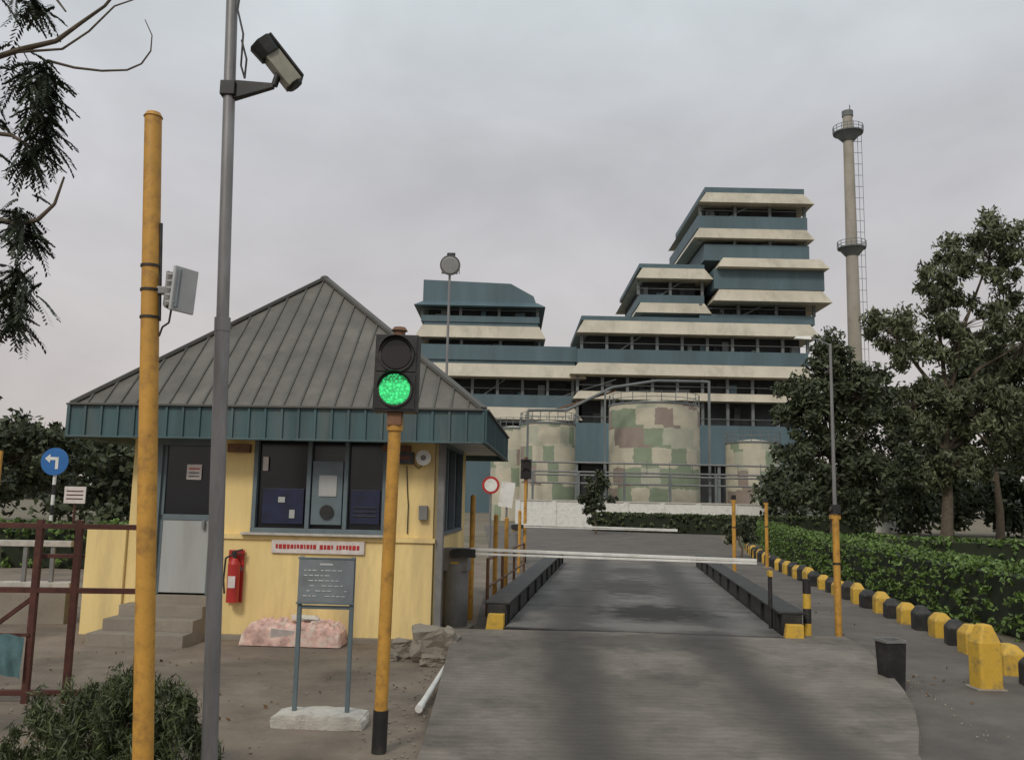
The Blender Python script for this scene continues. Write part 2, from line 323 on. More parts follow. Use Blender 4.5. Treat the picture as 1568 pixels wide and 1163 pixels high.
# electronic weight display + horn under eave
b.box("weight_display",'black',(1.74,-.17,2.56),(.36,.12,.17));b.b2("weight_display_digits",'rust',1.62,1.88,-.236,-.232,2.53,2.59)
b.box("annunciator",'brown',(-.62,-.08,2.66),(.32,.1,.12));b.box("annunciator",'brown',(1.66,-.08,2.70),(.40,.1,.08))
b.cyl("horn_speaker",'white',(2.05,-.0,2.57),(2.05,-.14,2.57),.05,.11);b.cyl("horn_speaker",'grey',(2.05,-.10,2.57),(2.05,-.15,2.57),.03,.04)
b.tube("cables",'black',[(1.8,-.02,2.45),(1.82,-.02,2.1),(1.84,-.02,1.9),(1.84,-.02,1.5)],[.008]*4)
b.tube("cables",'black',[(2.05,-.02,2.5),(1.97,-.02,2.42),(1.88,-.02,2.5)],[.006]*3)
b.b2("meter_box",'grey',2.0,2.12,-.08,-.003,1.7,1.9)
for i,(y,z) in enumerate(((-.95,.16),(-.65,.31),(-.35,.46))):
    b.b2("steps",'concrete',-2.2+i*.06,-.9,y,-.021,z-.15 if i else 0,z)
ex,y0,y1,ze,za=2.92,-.51,4.86,3.22,5.72;ax,ay=-.12,2.15
cs=[(-ex,y0,ze),(ex,y0,ze),(ex,y1,ze),(-ex,y1,ze)];ap=(ax,ay,za)
b.raw("roof",'roof',cs+[ap],[(0,1,4),(1,2,4),(2,3,4),(3,0,4)])
b.raw("roof_soffit",'white',[(-ex,y0,2.86),(ex,y0,2.86),(ex,y1,2.86),(-ex,y1,2.86)],[(0,1,2,3)])
for i in range(4):
    A=Vector(cs[i]);B=Vector(cs[(i+1)%4]);P=Vector(ap);n=25;T=(B-A).normalized()
    foot=(P-A).dot(T)/(B-A).length
    for kk in range(1,n):
        u=kk/n+random.uniform(-.002,.002);S=A.lerp(B,u)
        f=(u/foot) if u<foot else (1-u)/(1-foot)
        up=(P-(A+T*(P-A).dot(T)))
        E=S+up*f
        if f>.04: b.beam("roof_seams",'roofrib',S+Vector((0,0,.006)),E+Vector((0,0,.006)),.028,.035)
    b.beam("roof_hips",'roofrib',A+Vector((0,0,.02)),P+Vector((0,0,.03)),.12,.05)
    nrm=Vector((T.y,-T.x,0))
    b.beam("fascia",'teal',A+nrm*.0+Vector((0,0,-.23)),B+Vector((0,0,-.23)),.04,.46)
    for kk in range(0,n+1):
        S=A.lerp(B,kk/n)+nrm*.03
        b.box("fascia_ribs",'teal',(S.x,S.y,ze-.225),(.035,.035,.47))
    b.beam("fascia_trim",'roofrib',A+nrm*.03+Vector((0,0,.0)),B+nrm*.03+Vector((0,0,.0)),.09,.03)
    b.beam("fascia_trim",'teal',A+nrm*.03+Vector((0,0,-.455)),B+nrm*.03+Vector((0,0,-.455)),.07,.025)
b.cyl("finial",'roofrib',(ax,ay,za-.05),(ax,ay,za+.06),.1,.03,8)
b.done(.004)
f=Obj("fire_extinguisher",(-3.82,12.55,.52),(0,0,0))
f.cyl("body",'red',(0,0,0),(0,0,.52),.085,seg=20);f.cyl("shoulder",'red',(0,0,.52),(0,0,.60),.085,.035,20)
f.cyl("valve",'black',(0,0,.60),(0,0,.68),.028);f.box("handle",'black',(.03,0,.70),(.16,.03,.025),(0,-.25,0));f.box("handle",'black',(.03,0,.665),(.14,.03,.018),(0,.1,0))
f.tube("hose",'black',[(-.03,0,.65),(-.12,-.02,.6),(-.13,-.03,.3),(-.1,-.05,.12)],[.014]*4)
f.b2("label",'paper',-.05,.05,-.09,-.082,.2,.36);f.box("bracket",'grey',(0,.07,.45),(.2,.02,.05))
f.box("backboard",'red',(0,.085,.35),(.22,.012,.72))
f.done(.003)
bu=Obj("wrapped_bundle",(-2.88,12.33,0),(0,0,R(-3)))
bb,i0=bu.bm("sack",'pink')
bmesh.ops.create_grid(bb,x_segments=60,y_segments=24,size=1)
for v in bb.verts:
    x,y=v.co.x,v.co.y;q=max(0,1-abs(x)**6)*max(0,1-abs(y)**6)
    nn=mn.noise(Vector((x*4,y*3,1)))*.5+abs(mn.noise(Vector((x*9,y*7,4))))*.5
    v.co=(x*.68+nn*.03,y*.24,.015+.34*q**.3*(.8+.45*nn))
bu.box("newspaper",'paper',(.14,-.02,.36),(.36,.22,.008),(.15,.1,.3));bu.box("newspaper",'white',(.2,-.05,.375),(.22,.16,.006),(.25,.12,.7))
bu.box("newspaper",'paper',(-.1,-.235,.17),(.3,.008,.14),(.35,.1,.1))
bu.done()
# ------------------------------------------------------------------ traffic lights
def traffic_light(loc,lit=True,lean=0):
    t=Obj("traffic_light",loc,(0,lean,0))
    t.cyl("pole",'orange',(0,0,.32),(0,0,2.7),.052,seg=20);t.cyl("pole_base",'black',(0,0,0),(0,0,.33),.06,seg=20)
    t.cyl("pole_collar",'orange',(0,0,2.55),(0,0,2.66),.068)
    t.box("bracket",'brown',(0,-.02,2.66),(.12,.1,.14));
    z0,z1=2.70,3.34
    t.b2("housing",'black',-.178,.178,-.11,.1,z0,z1)
    t.b2("housing_door",'black',-.165,.165,-.118,-.112,z0+.02,3.015);t.b2("housing_door",'black',-.165,.165,-.118,-.112,3.03,z1-.02)
    t.cyl("housing_cap",'brown',(0,0,z1),(0,0,z1+.05),.05);t.cyl("housing_cap",'brown',(0,0,z1+.05),(0,0,z1+.08),.07,.05)
    for z,mm in((2.88,'green_on' if lit else 'lens_off'),(3.17,'lens_off')):
        t.cyl("lens_rim",'black',(0,-.118,z),(0,-.135,z),.145,seg=32)
        t.cyl("lens_green" if z<3 else "lens_red",mm,(0,-.135,z),(0,-.142,z),.128,.12,32)
        vs=[];n=14
        for k in range(n+1):
            a=math.pi*k/n
            for (rr,yy,) in((.148,-.12),(.148,-.12-.09*math.sin(a)-.01)): vs.append((rr*math.cos(a),yy,z+rr*math.sin(a)))
        t.raw("visor",'black',vs,[(2*k,2*k+1,2*k+3,2*k+2) for k in range(n)],True)
    t.done(.006);return t
M['green_on']=emat("green_lamp",(.05,.80,.24),.9)
nt=M['green_on'].node_tree;N_=nt.nodes;L_=nt.links
vo=N_.new("ShaderNodeTexVoronoi");vo.inputs["Scale"].default_value=48
tcc=N_.new("ShaderNodeTexCoord");L_.new(tcc.outputs["Object"],vo.inputs["Vector"])
mr=N_.new("ShaderNodeMapRange");mr.inputs[1].default_value=.0;mr.inputs[2].default_value=.6;mr.inputs[3].default_value=1.2;mr.inputs[4].default_value=.05
L_.new(vo.outputs["Distance"],mr.inputs[0]);L_.new(mr.outputs[0],N_["Principled BSDF"].inputs["Emission Strength"])
M['lens_off']=mat("unlit_lens",(.014,.010,.010),.3,.2,5)
traffic_light((-.99,7.3,0),lean=R(.6))
traffic_light((.52,29,0),False)
# ------------------------------------------------------------------ RFID pole & reader
r=Obj("rfid_reader_pole",(-2.16,5.6,0))
top=Vector((-.27,0,4.48));bot=Vector((0,0,0))
P=lambda z:bot.lerp(top,z/4.48)
r.cyl("pole",'orange',bot,top,.062,.055,24);r.cyl("pole_cap",'orange',top,top+Vector((0,0,.03)),.062,.045,24)
for z in(3.12,3.30,3.46): r.cyl("strap",'black',P(z)-Vector((0,0,.008)),P(z)+Vector((0,0,.008)),.064,seg=20)
r.cyl("conduit",'black',P(3.1)+Vector((.06,0,0)),P(3.75)+Vector((.063,0,0)),.011)
c=P(3.3)+Vector((.145,.0,0))
r.box("bracket",'steel',c+Vector((-.06,0,0)),(.09,.05,.05));r.box("bracket",'steel',c+Vector((-.02,0,.0)),(.02,.12,.24))
r.box("reader_housing",'grey',c+Vector((.03,0,0)),(.07,.15,.22),(0,.08,R(-28)))
r.box("reader_face",'clear',c+Vector((.078,-.02,0)),(.022,.19,.29),(0,.08,R(-28)))
r.box("reader_inner",'signgrey',c+Vector((.05,-.075,0)),(.06,.02,.25),(0,.08,R(-28)))
for k in range(5): r.box("reader_ribs",'clear',c+Vector((.02,-.09,-.09+.045*k)),(.06,.01,.010))
r.tube("cable",'black',[c+Vector((0,0,-.11)),c+Vector((-.01,0,-.21)),c+Vector((-.05,0,-.24)),P(3.0)+Vector((.06,0,0))],[.007]*4)
r.done(.006)
# ------------------------------------------------------------------ CCTV
c=Obj("cctv_camera_pole",(-1.965,6.2,0))
top=Vector((-.235,0,6.6));bot=Vector((0,0,0));P=lambda z:bot.lerp(top,z/6.6)
c.cyl("pole",'steel',bot,P(3.2),.054,.052,24);c.cyl("pole",'steel',P(3.2),top,.044,.042,24);c.cyl("pole_sleeve",'steel',P(3.15),P(3.25),.056,seg=24)
a=P(4.97)
c.box("clamp",'black',a,(.11,.11,.11))
c.raw("arm",'black',[a+Vector(v) for v in((.03,-.03,-.08),(.03,.03,-.08),(.03,.03,.07),(.03,-.03,.07),(.33,-.02,.02),(.33,.02,.02),(.33,.02,.055),(.33,-.02,.055))],[(0,1,2,3),(4,7,6,5),(0,4,5,1),(3,2,6,7),(0,3,7,4),(1,5,6,2)])
h0=a+Vector((.25,-.04,.33));h1=a+Vector((.47,.04,.07));d=(h1-h0);q=d.to_track_quat('X','Z').to_euler();mid=(h0+h1)/2
c.box("housing",'camgrey',mid,(d.length,.13,.12),q)
off=Euler(q).to_matrix()@Vector((0,0,.075))
c.box("sunshield",'black',mid+off-d*.06,(d.length*1.1,.15,.018),q)
c.cyl("front_hood",'black',h0-d*.10,h0+d*.25,.105,.095,8)
c.cyl("rear_cap",'black',h1-d*.02,h1+d*.05,.075,.06,8)
c.cyl("lens",'glass',h0-d*.12,h0-d*.10,.05)
c.cyl("joint",'black',a+Vector((.33,0,.04)),mid+Vector((0,0,-.05)),.025);
c.tube("cable",'black',[P(5.6)+Vector((.05,-.02,0)),P(5.4)+Vector((.10,-.03,0)),P(5.15)+Vector((.09,-.03,0)),P(5.05)+Vector((.12,-.03,.0)),P(5.2)+Vector((.13,-.03,.0)),P(5.35)+Vector((.09,-.03,0))],[.008]*6)
c.tube("cable",'black',[P(6.3)+Vector((.05,-.02,0)),P(5.9)+Vector((.09,-.03,0)),P(5.6)+Vector((.05,-.02,0))],[.008]*3)
c.done(.006)
# ------------------------------------------------------------------ notice board on stand
s=Obj("notice_board_stand",(-1.63,8.12,0),(0,0,R(-2)))
bb,_=s.bm("base",'slab')
bmesh.ops.create_cube(bb,size=1,matrix=Matrix.Diagonal((.80,.34,.12,1)))
bmesh.ops.subdivide_edges(bb,edges=bb.edges,cuts=7,use_grid_fill=True)
for v in bb.verts:
    k=mn.noise(v.co*9)*.03
    rx=abs(v.co.x)/.4;v.co.x*=1-.03*(v.co.z>0.03);v.co.z*=(1-.35*max(0,rx-.8)/.2) if v.co.z>0 else 1
    v.co+=Vector((k,mn.noise(v.co*7+Vector((3,3,3)))*.02,k*.6+.06))
for x in(-.235,.235): s.b2("legs",'frame',x-.018,x+.018,-.02,.02,.09,1.46)
s.b2("cross_bar",'frame',-.215,.215,-.015,.015,1.0,1.03)
s.b2("panel",'signgrey',-.25,.25,-.04,-.022,1.06,1.44)
s.b2("panel_border",'frame',-.26,.26,-.045,-.02,1.44,1.455);s.b2("panel_border",'frame',-.26,.26,-.045,-.02,1.045,1.06)
s.b2("lettering",'clear',-.06,.06,-.044,-.041,1.385,1.402)
rs=random.Random(3)
for k in range(6):
    z=1.34-k*.045;x=-.2
    while x<.18:
        w_=rs.uniform(.015,.05)
        if rs.random()<.75: s.b2("lettering",'clear',x,min(.2,x+w_),-.044,-.041,z-.005,z+.005)
        x+=w_+.012
s.done(.002)
# ------------------------------------------------------------------ boom barriers
def boom(loc,rot,L_,dz=0):
    o=Obj("boom_barrier_gate",loc,(0,0,rot))
    o.cyl("housing",'grey',(0,0,0),(0,0,1.02),.19,.19,28);o.box("housing_top",'grey',(0,0,1.08),(.40,.32,.34))
    o.box("housing_door",'yellow',(-.0,-.165,1.0),(.12,.012,.1))
    o.cyl("pivot",'black',(0,-.17,1.16+dz),(0,-.26,1.16+dz),.07)
    o.box("boom_clamp",'black',(.18,-.23,1.17+dz),(.3,.05,.13))
    o.box("arm",'white',(.25+L_/2,-.23,1.205+dz),(L_,.03,.045),(0,.012,0));o.box("arm",'white',(.25+L_/2,-.23,1.15+dz),(L_,.03,.032),(0,.006,0))
    o.b2("base",'concrete',-.26,.26,-.26,.26,0,.08)
    o.done(.005)
boom((-.80,13.9,0),R(-6.5),4.25,.02)
boom((.15,29.0,0),R(-3),5.0)
rest=Obj("boom_rest_post",(3.78,12.98,0));rest.cyl("post",'black',(0,0,.0),(0,0,1.0),.03);rest.box("cradle",'yellow',(0,0,1.03),(.05,.12,.08));rest.done()
# ------------------------------------------------------------------ sensor posts
for (x,y,h,rr) in((4.62,12.62,2.0,.048),(6.45,25.6,2.25,.055),(8.25,28.6,2.2,.055)):
    o=Obj("positioning_sensor_post",(x,y,0));o.cyl("post",'orange',(0,0,.0),(0,0,h-.1),rr,seg=16)
    o.box("sensor_head",'black',(0,-.02,h-.03),(.11,.10,.13));o.box("sensor_bracket",'orange',(0,.02,h-.14),(.13,.11,.06));o.cyl("sensor_eye",'eye',(-.055,-.02,h-.03),(-.085,-.02,h-.03),.035);o.box("base_plate",'concrete',(0,0,.04),(.25,.25,.06))
    o.cyl("clamp",'black',(0,0,h*.6),(0,0,h*.6+.03),rr+.006);o.done(.004)
for (x,y,h) in((-.62,15.2,2.05),(-.25,17.2,1.7),(-.05,19.5,1.6),(.3,25,1.7)):
    o=Obj("yellow_guard_post",(x,y,0));o.cyl("post",'orange',(0,0,0),(0,0,h),.045);o.cyl("cap",'orange',(0,0,h),(0,0,h+.03),.05,.02);o.done()
o=Obj("guard_rail",(-.35,15.6,0),(0,0,HD))
for y in(0,2,4,6): o.cyl("posts",'brown',(0,y,0),(0,y,1.0),.03)
for z in(.5,.98): o.cyl("rails",'brown',(0,0,z),(0,6,z),.022)
o.done()
o=Obj("litter_bin",(4.27,10.1,0),(0,0,.2));o.raw("body",'black',[(-.10,-.09,0),(.10,-.09,0),(.10,.09,0),(-.10,.09,0),(-.12,-.11,.54),(.12,-.11,.54),(.12,.11,.54),(-.12,.11,.54)],[(0,1,5,4),(1,2,6,5),(2,3,7,6),(3,0,4,7),(0,3,2,1)])
o.b2("rim",'grey',-.13,.13,-.12,-.10,.53,.56);o.b2("rim",'grey',-.13,.13,.10,.12,.53,.56);o.b2("rim",'grey',-.13,-.11,-.10,.10,.53,.56);o.b2("rim",'grey',.11,.13,-.10,.10,.53,.56);o.b2("inside",'dark',-.108,.108,-.095,.095,.48,.49);o.done()
o=Obj("pvc_pipe",(-.80,8.5,.07));o.cyl("pipe",'white',(0,0,0),(.12,1.9,.05),.03,seg=12);o.cyl("socket",'white',(0,0,0),(.01,.15,.004),.036,seg=12);o.done()
o=Obj("concrete_rubble",(-.98,11.4,0))
for (x,y,s_,h) in((0.08,0,.46,.40),(-.3,.15,.28,.22),(.1,-.35,.25,.12),(-.45,-.1,.14,.09)):
    n=6;vs=[];fs=[]
    def addv(q):
        q=q*(1-.12*max(0,q.length-.6)/.27);k=Vector((mn.noise(q*3+Vector((x*9,0,0))),mn.noise(q*3+Vector((0,7+x,0))),mn.noise(q*4+Vector((0,0,5)))))*.18
        q=q+k;vs.append((q.x*s_*1.15+x,q.y*s_+y,(q.z+.5)*h))
    for ax_i in range(3):
        for sg in(-.5,.5):
            b0=len(vs)
            for i in range(n+1):
                for j in range(n+1):
                    c3=[0,0,0];c3[ax_i]=sg;c3[(ax_i+1)%3]=i/n-.5;c3[(ax_i+2)%3]=j/n-.5;addv(Vector(c3))
            for i in range(n):
                for j in range(n): a0=b0+i*(n+1)+j;fs.append((a0,a0+1,a0+n+2,a0+n+1))
    o.raw("block",'concrete',vs,fs)
bmesh.ops.remove_doubles(o.p["block"][0],verts=o.p["block"][0].verts,dist=.0005)
o.done()
# loose grit and stones
gs=Obj("loose_gravel")
bb,_=gs.bm("stones",'concrete')
for i in range(420):
    t=random.random()
    if t<.5: x,y=random.gauss(-.85,.16),random.uniform(6.5,13)
    elif t<.65: x,y=random.uniform(-5.5,-1),random.uniform(7,12.6)
    else:
        y=random.uniform(8,24);x=4.75+(y-12)*.13+random.gauss(.1,.14)
    s_=random.uniform(.005,.018)
    bmesh.ops.create_icosphere(bb,subdivisions=1,radius=s_,matrix=Matrix.Translation((x,y,s_*.4+.008))@Euler((random.random()*3,random.random()*3,0)).to_matrix().to_4x4()@Matrix.Diagonal((1,.8,.6,1)))
gs.done()
C=[(random.uniform(-6,-.8),random.uniform(7,12.4),.02) for _ in range(50)]+[(random.uniform(4.6,6.6),random.uniform(9,22),.02) for _ in range(50)]
M['deadleaf']=mat("dead_leaf",(.16,.10,.05),.9,.4,5,island=.5)
leaves("fallen_leaves",C,[(.5,.5,.006)]*len(C),170,.03,'deadleaf',shell=0)
# ------------------------------------------------------------------ kerb blocks
line=[(6.1,10.5),(6.45,12.2),(6.8,14),(7.2,17.4),(7.55,20.5),(7.95,24),(8.6,29),(9.6,35),(11.2,42)]
def along(pts,step):
    res=[];carry=0
    for (a,b_) in zip(pts[:-1],pts[1:]):
        a=Vector(a);b_=Vector(b_);L_=(b_-a).length;t=carry
        while t<L_: res.append((a.lerp(b_,t/L_),math.atan2(b_.x-a.x,b_.y-a.y)));t+=step
        carry=t-L_
    return res
kb=Obj("painted_kerb_blocks")
def block(o,part,m,x,y,rz,w_,d_,h):
    E=Matrix.Rotation(rz,3,'Z')
    vs=[]
    for (sx_,sy_,z) in((-1,-1,0),(1,-1,0),(1,1,0),(-1,1,0),(-1,-1,h*.72),(1,-1,h*.72),(1,1,h*.72),(-1,1,h*.72),(-.45,-.6,h),(.45,-.6,h),(.45,.6,h),(-.45,.6,h)):
        v=E@Vector((sx_*w_/2,sy_*d_/2,z));vs.append((x+v.x,y+v.y,z))
    o.raw(part,m,vs,[(0,1,5,4),(1,2,6,5),(2,3,7,6),(3,0,4,7),(4,5,9,8),(5,6,10,9),(6,7,11,10),(7,4,8,11),(8,9,10,11)])
for i,(p,a_) in enumerate(along(line,.78)):
    block(kb,"yellow_block" if i%2 else "black_block",'yellow' if i%2 else 'black',p.x+random.uniform(-.04,.04),p.y,-a_+random.uniform(-.12,.12),.26+random.uniform(-.02,.03),.34,.39+random.uniform(-.05,.05))  # black blocks stand in for the shade between the yellow ones
kb.done(.02)
nb=Obj("bollard",(5.42,10.3,0));block(nb,"body",'yellow',0,0,.1,.27,.24,.72);nb.b2("footing",'concrete',-.17,.17,-.15,.15,0,.03);nb.done(.025)
# ------------------------------------------------------------------ hedges
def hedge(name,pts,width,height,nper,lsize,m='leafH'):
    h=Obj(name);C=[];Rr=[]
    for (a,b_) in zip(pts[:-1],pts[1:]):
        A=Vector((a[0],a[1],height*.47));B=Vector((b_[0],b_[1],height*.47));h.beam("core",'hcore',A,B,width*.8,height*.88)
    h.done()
    pp=along(pts,.22)
    for (p,a_) in pp:
        nx,ny=math.cos(a_),-math.sin(a_)
        for k in range(nper):
            u=rng.random()
            if u<.38: off=-width/2;z=rng.uniform(.05,height)
            elif u<.5: off=width/2;z=rng.uniform(.05,height)
            else: off=rng.uniform(-width/2,width/2);z=height
            if z<height: off*=1+.06*mn.noise(Vector((p.x,p.y,z*2))*1.5)
            C.append((p.x+nx*off,p.y+ny*off,z+rng.normal()*.03+.05*mn.noise(Vector((p.x,p.y,0)))));Rr.append((.10,.12,.08))
    leaves("foliage",C,Rr,len(C)*9,lsize,m,h.e,shell=.0)
hl=[(8.1,10.5),(8.4,13),(8.75,17),(9.2,21),(9.75,26),(10.6,32),(12,40),(14.5,50)]
hedge("clipped_hedge",hl,1.1,1.05,16,.055)
hedge("clipped_hedge",[(11.5,31),(17,29.5),(26,28.5),(40,28)],1.2,1.0,10,.09,'leafH')
hedge("clipped_hedge",[(6,63),(15,60),(25,62)],1.5,1.2,10,.16,'leafBush')
hedge("clipped_hedge",[(-9,24),(-14,24),(-22,25)],1.6,1.1,10,.10,'leafH')
# ------------------------------------------------------------------ left gate
g=Obj("rusty_steel_gate",(-4.5,8.7,0),(0,0,R(4)))
for x,h in((-.05,1.72),(.32,1.72),(-1.1,1.72)): g.b2("posts",'rust',x-.03,x+.03,-.03,.03,0,h)
for z in(1.66,1.05,.1): g.b2("rails",'rust',-1.6,1.0,-.027,.027,z-.025,z+.025)
g.b2("rails",'rust',-.05,.36,.04,.09,1.35,1.39)
g.b2("posts",'rust',.93,.98,-.024,.024,0,1.62)
g.beam("brace",'rust',(-1.1,.05,.15),(-.05,.05,1.0),.04,.04)
bb,_=g.bm("cloth",'cloth')
bmesh.ops.create_grid(bb,x_segments=30,y_segments=20,size=1)
for v in bb.verts:
    x,y=v.co.x,v.co.y;v.co=(-.36+x*.28,-.07+.025*math.sin(x*12+y*2)*(.6-.4*y),.44+y*.19+.02*math.sin(x*4))
g.b2("rails",'rust',-.8,-.05,-.045,-.02,.62,.65)
g.done(.003)
wf=Obj("low_railing_wall",(-7.9,13.6,0),(0,0,R(6)))
wf.b2("wall",'concrete',-6,1.2,0,.2,0,.55);wf.b2("coping",'slab',-6.05,1.25,-.03,.23,.55,.62)
for i in range(18): wf.b2("balusters",'grey',-5.9+i*.4,-5.84+i*.4,.06,.12,.62,1.15)
wf.b2("top_rail",'slab',-6,1.2,.04,.15,1.15,1.24);wf.done(.005)
o=Obj("yellow_gate_posts",(-11,18.5,0))
for x in(0,.35): 
    o.cyl("posts",'orange',(x,0,0),(x,0,2.8),.04)
    o.cyl("braces",'orange',(x,0,2.75),(x-.5,0,3.3),.02)
o.cyl("rail",'orange',(-1.5,0,2.2),(.35,0,2.2),.03);o.done()
s=Obj("turn_left_traffic_sign",(-12.3,24,0))
for k in range(9): s.cyl("striped_post",'black' if k%2 else 'white',(0,0,k*.27),(0,0,k*.27+.27),.045)
s.cyl("disc",'blueSign',(0,-.06,2.78),(0,-.09,2.78),.37,seg=32)
s.b2("arrow",'white',.03,.11,-.098,-.092,2.58,2.9);s.b2("arrow",'white',-.12,.03,-.098,-.092,2.82,2.9)
s.raw("arrow",'white',[(-.12,-.095,2.98),(-.12,-.095,2.74),(-.26,-.095,2.86)],[(0,1,2)]);s.done()
s=Obj("notice_sign",(-11.45,23.5,0));s.cyl("post",'rust',(0,0,0),(0,0,1.7),.03);s.b2("panel",'paper',-.28,.28,-.05,-.03,1.68,2.12)
for z in(2.0,1.9,1.8): s.b2("print",'rust',-.22,.22,-.056,-.052,z-.015,z+.015)
s.done()
s=Obj("round_traffic_sign",(-.65,30.5,0));s.cyl("post",'grey',(0,0,0),(0,0,2.3),.04);s.cyl("disc_rim",'red',(0,-.05,2.5),(0,-.07,2.5),.3,seg=28);s.cyl("disc",'white',(0,-.072,2.5),(0,-.078,2.5),.22,seg=28);s.done()
s=Obj("white_panel_sign",(-.1,32,0));s.cyl("post",'grey',(0,0,0),(0,0,1.9),.04);s.box("panel",'white',(.0,-.06,2.2),(.5,.03,.9),(0,.12,0));s.done()
# ------------------------------------------------------------------ lamps
fl=Obj("floodlight_pole",(-1.65,22,0));fl.cyl("pole",'steel',(0,0,0),(0,0,7.7),.04,.03);fl.box("yoke",'steel',(0,0,7.72),(.4,.05,.03))
fl.cyl("reflector",'steel',(.02,.16,8.06),(.02,-.20,7.88),.12,.25,24);fl.cyl("rim",'grey',(.02,-.20,7.88),(.02,-.23,7.865),.26,.26,24);fl.cyl("glass",'clear',(.02,-.232,7.864),(.02,-.24,7.86),.22,.2,24);fl.cyl("ballast",'black',(.02,.16,8.06),(.02,.26,8.11),.13,.09)
fl.box("ballast",'black',(.02,.05,8.2),(.2,.22,.12),(.4,0,0))
fl.box("bracket",'steel',(-.2,0,7.85),(.02,.05,.28));fl.box("bracket",'steel',(.24,0,7.85),(.02,.05,.28));fl.done()
sl_=Obj("street_lamp",(8.85,24.2,0));sl_.cyl("pole",'steel',(0,0,0),(0,0,6.5),.06,.035);sl_.tube("arm",'steel',[(0,0,6.45),(-.35,0,6.62),(-.6,0,6.64)],[.025,.022,.02]);sl_.raw("lamp_head",'white',[(-.55,-.09,6.60),(-.55,.09,6.60),(-1.0,.07,6.62),(-1.0,-.07,6.62),(-.55,-.06,6.70),(-.55,.06,6.70),(-.95,.04,6.69),(-.95,-.04,6.69)],[(0,1,2,3),(4,7,6,5),(0,4,5,1),(1,5,6,2),(2,6,7,3),(3,7,4,0)]);sl_.done()
# ------------------------------------------------------------------ compound wall, tanks, pipes
cw=Obj("compound_wall",(0,74,0));cw.b2("wall",'white',0.5,34,0,.3,0,2.0);cw.b2("coping",'slab',.4,34.1,-.06,.36,2.0,2.12)
for i in range(12): cw.b2("piers",'white',.5+i*3,.9+i*3,-.08,-.002,0,2.0)
cw.done()
def tankmat(seed):
    m=bpy.data.materials.new("camouflage_tank_paint");m.use_nodes=True;nt=m.node_tree;N=nt.nodes;L=nt.links;b_=N["Principled BSDF"];b_.inputs["Roughness"].default_value=.7
    tc=N.new("ShaderNodeTexCoord");s_=N.new("ShaderNodeSeparateXYZ");L.new(tc.outputs["Object"],s_.inputs[0])
    at=N.new("ShaderNodeMath");at.operation='ARCTAN2';L.new(s_.outputs[1],at.inputs[0]);L.new(s_.outputs[0],at.inputs[1])
    a2=N.new("ShaderNodeMath");a2.operation='MULTIPLY';a2.inputs[1].default_value=2.5;L.new(at.outputs[0],a2.inputs[0])
    z2=N.new("ShaderNodeMath");z2.operation='MULTIPLY';z2.inputs[1].default_value=.55;L.new(s_.outputs[2],z2.inputs[0])
    # odd rows are shifted by half a patch so the blocks interlock
    fz=N.new("ShaderNodeMath");fz.operation='FLOOR';L.new(z2.outputs[0],fz.inputs[0])
    sh=N.new("ShaderNodeMath");sh.operation='MULTIPLY_ADD';L.new(fz.outputs[0],sh.inputs[0]);sh.inputs[1].default_value=.43;L.new(a2.outputs[0],sh.inputs[2])
    cb=N.new("ShaderNodeCombineXYZ");L.new(sh.outputs[0],cb.inputs[0]);L.new(z2.outputs[0],cb.inputs[1]);cb.inputs[2].default_value=seed
    wn=N.new("ShaderNodeTexNoise");wn.inputs["Scale"].default_value=3.5;wn.inputs["Detail"].default_value=2;L.new(tc.outputs["Object"],wn.inputs[0]);wn.inputs["Scale"].default_value=1.6
    ws=N.new("ShaderNodeVectorMath");ws.operation='SCALE';ws.inputs["Scale"].default_value=.3;L.new(wn.outputs["Color"],ws.inputs[0])
    wa=N.new("ShaderNodeVectorMath");wa.operation='ADD';L.new(cb.outputs[0],wa.inputs[0]);L.new(ws.outputs[0],wa.inputs[1])
    fl_=N.new("ShaderNodeVectorMath");fl_.operation='FLOOR'
    L.new(wa.outputs[0],fl_.inputs[0])
    wn2=N.new("ShaderNodeTexWhiteNoise");wn2.noise_dimensions='3D';L.new(fl_.outputs[0],wn2.inputs["Vector"])
    r_=N.new("ShaderNodeValToRGB");r_.color_ramp.interpolation='CONSTANT';L.new(wn2.outputs["Value"],r_.inputs[0])
    el=r_.color_ramp.elements;el[0].color=(.52,.48,.37,1);el[1].position=.42;el[1].color=(.24,.29,.20,1)
    q=el.new(.66);q.color=(.28,.225,.19,1);q=el.new(.84);q.color=(.42,.42,.33,1)
    nz=N.new("ShaderNodeTexNoise");nz.inputs["Scale"].default_value=1.2;nz.inputs["Detail"].default_value=6;L.new(tc.outputs["Object"],nz.inputs[0])
    mr=N.new("ShaderNodeMapRange");mr.inputs[3].default_value=.75;mr.inputs[4].default_value=1.2;L.new(nz.outputs[0],mr.inputs[0])
    sm=N.new("ShaderNodeVectorMath");sm.operation='SCALE';L.new(r_.outputs[0],sm.inputs[0]);L.new(mr.outputs[0],sm.inputs["Scale"]);L.new(sm.outputs[0],b_.inputs["Base Color"])
    return m
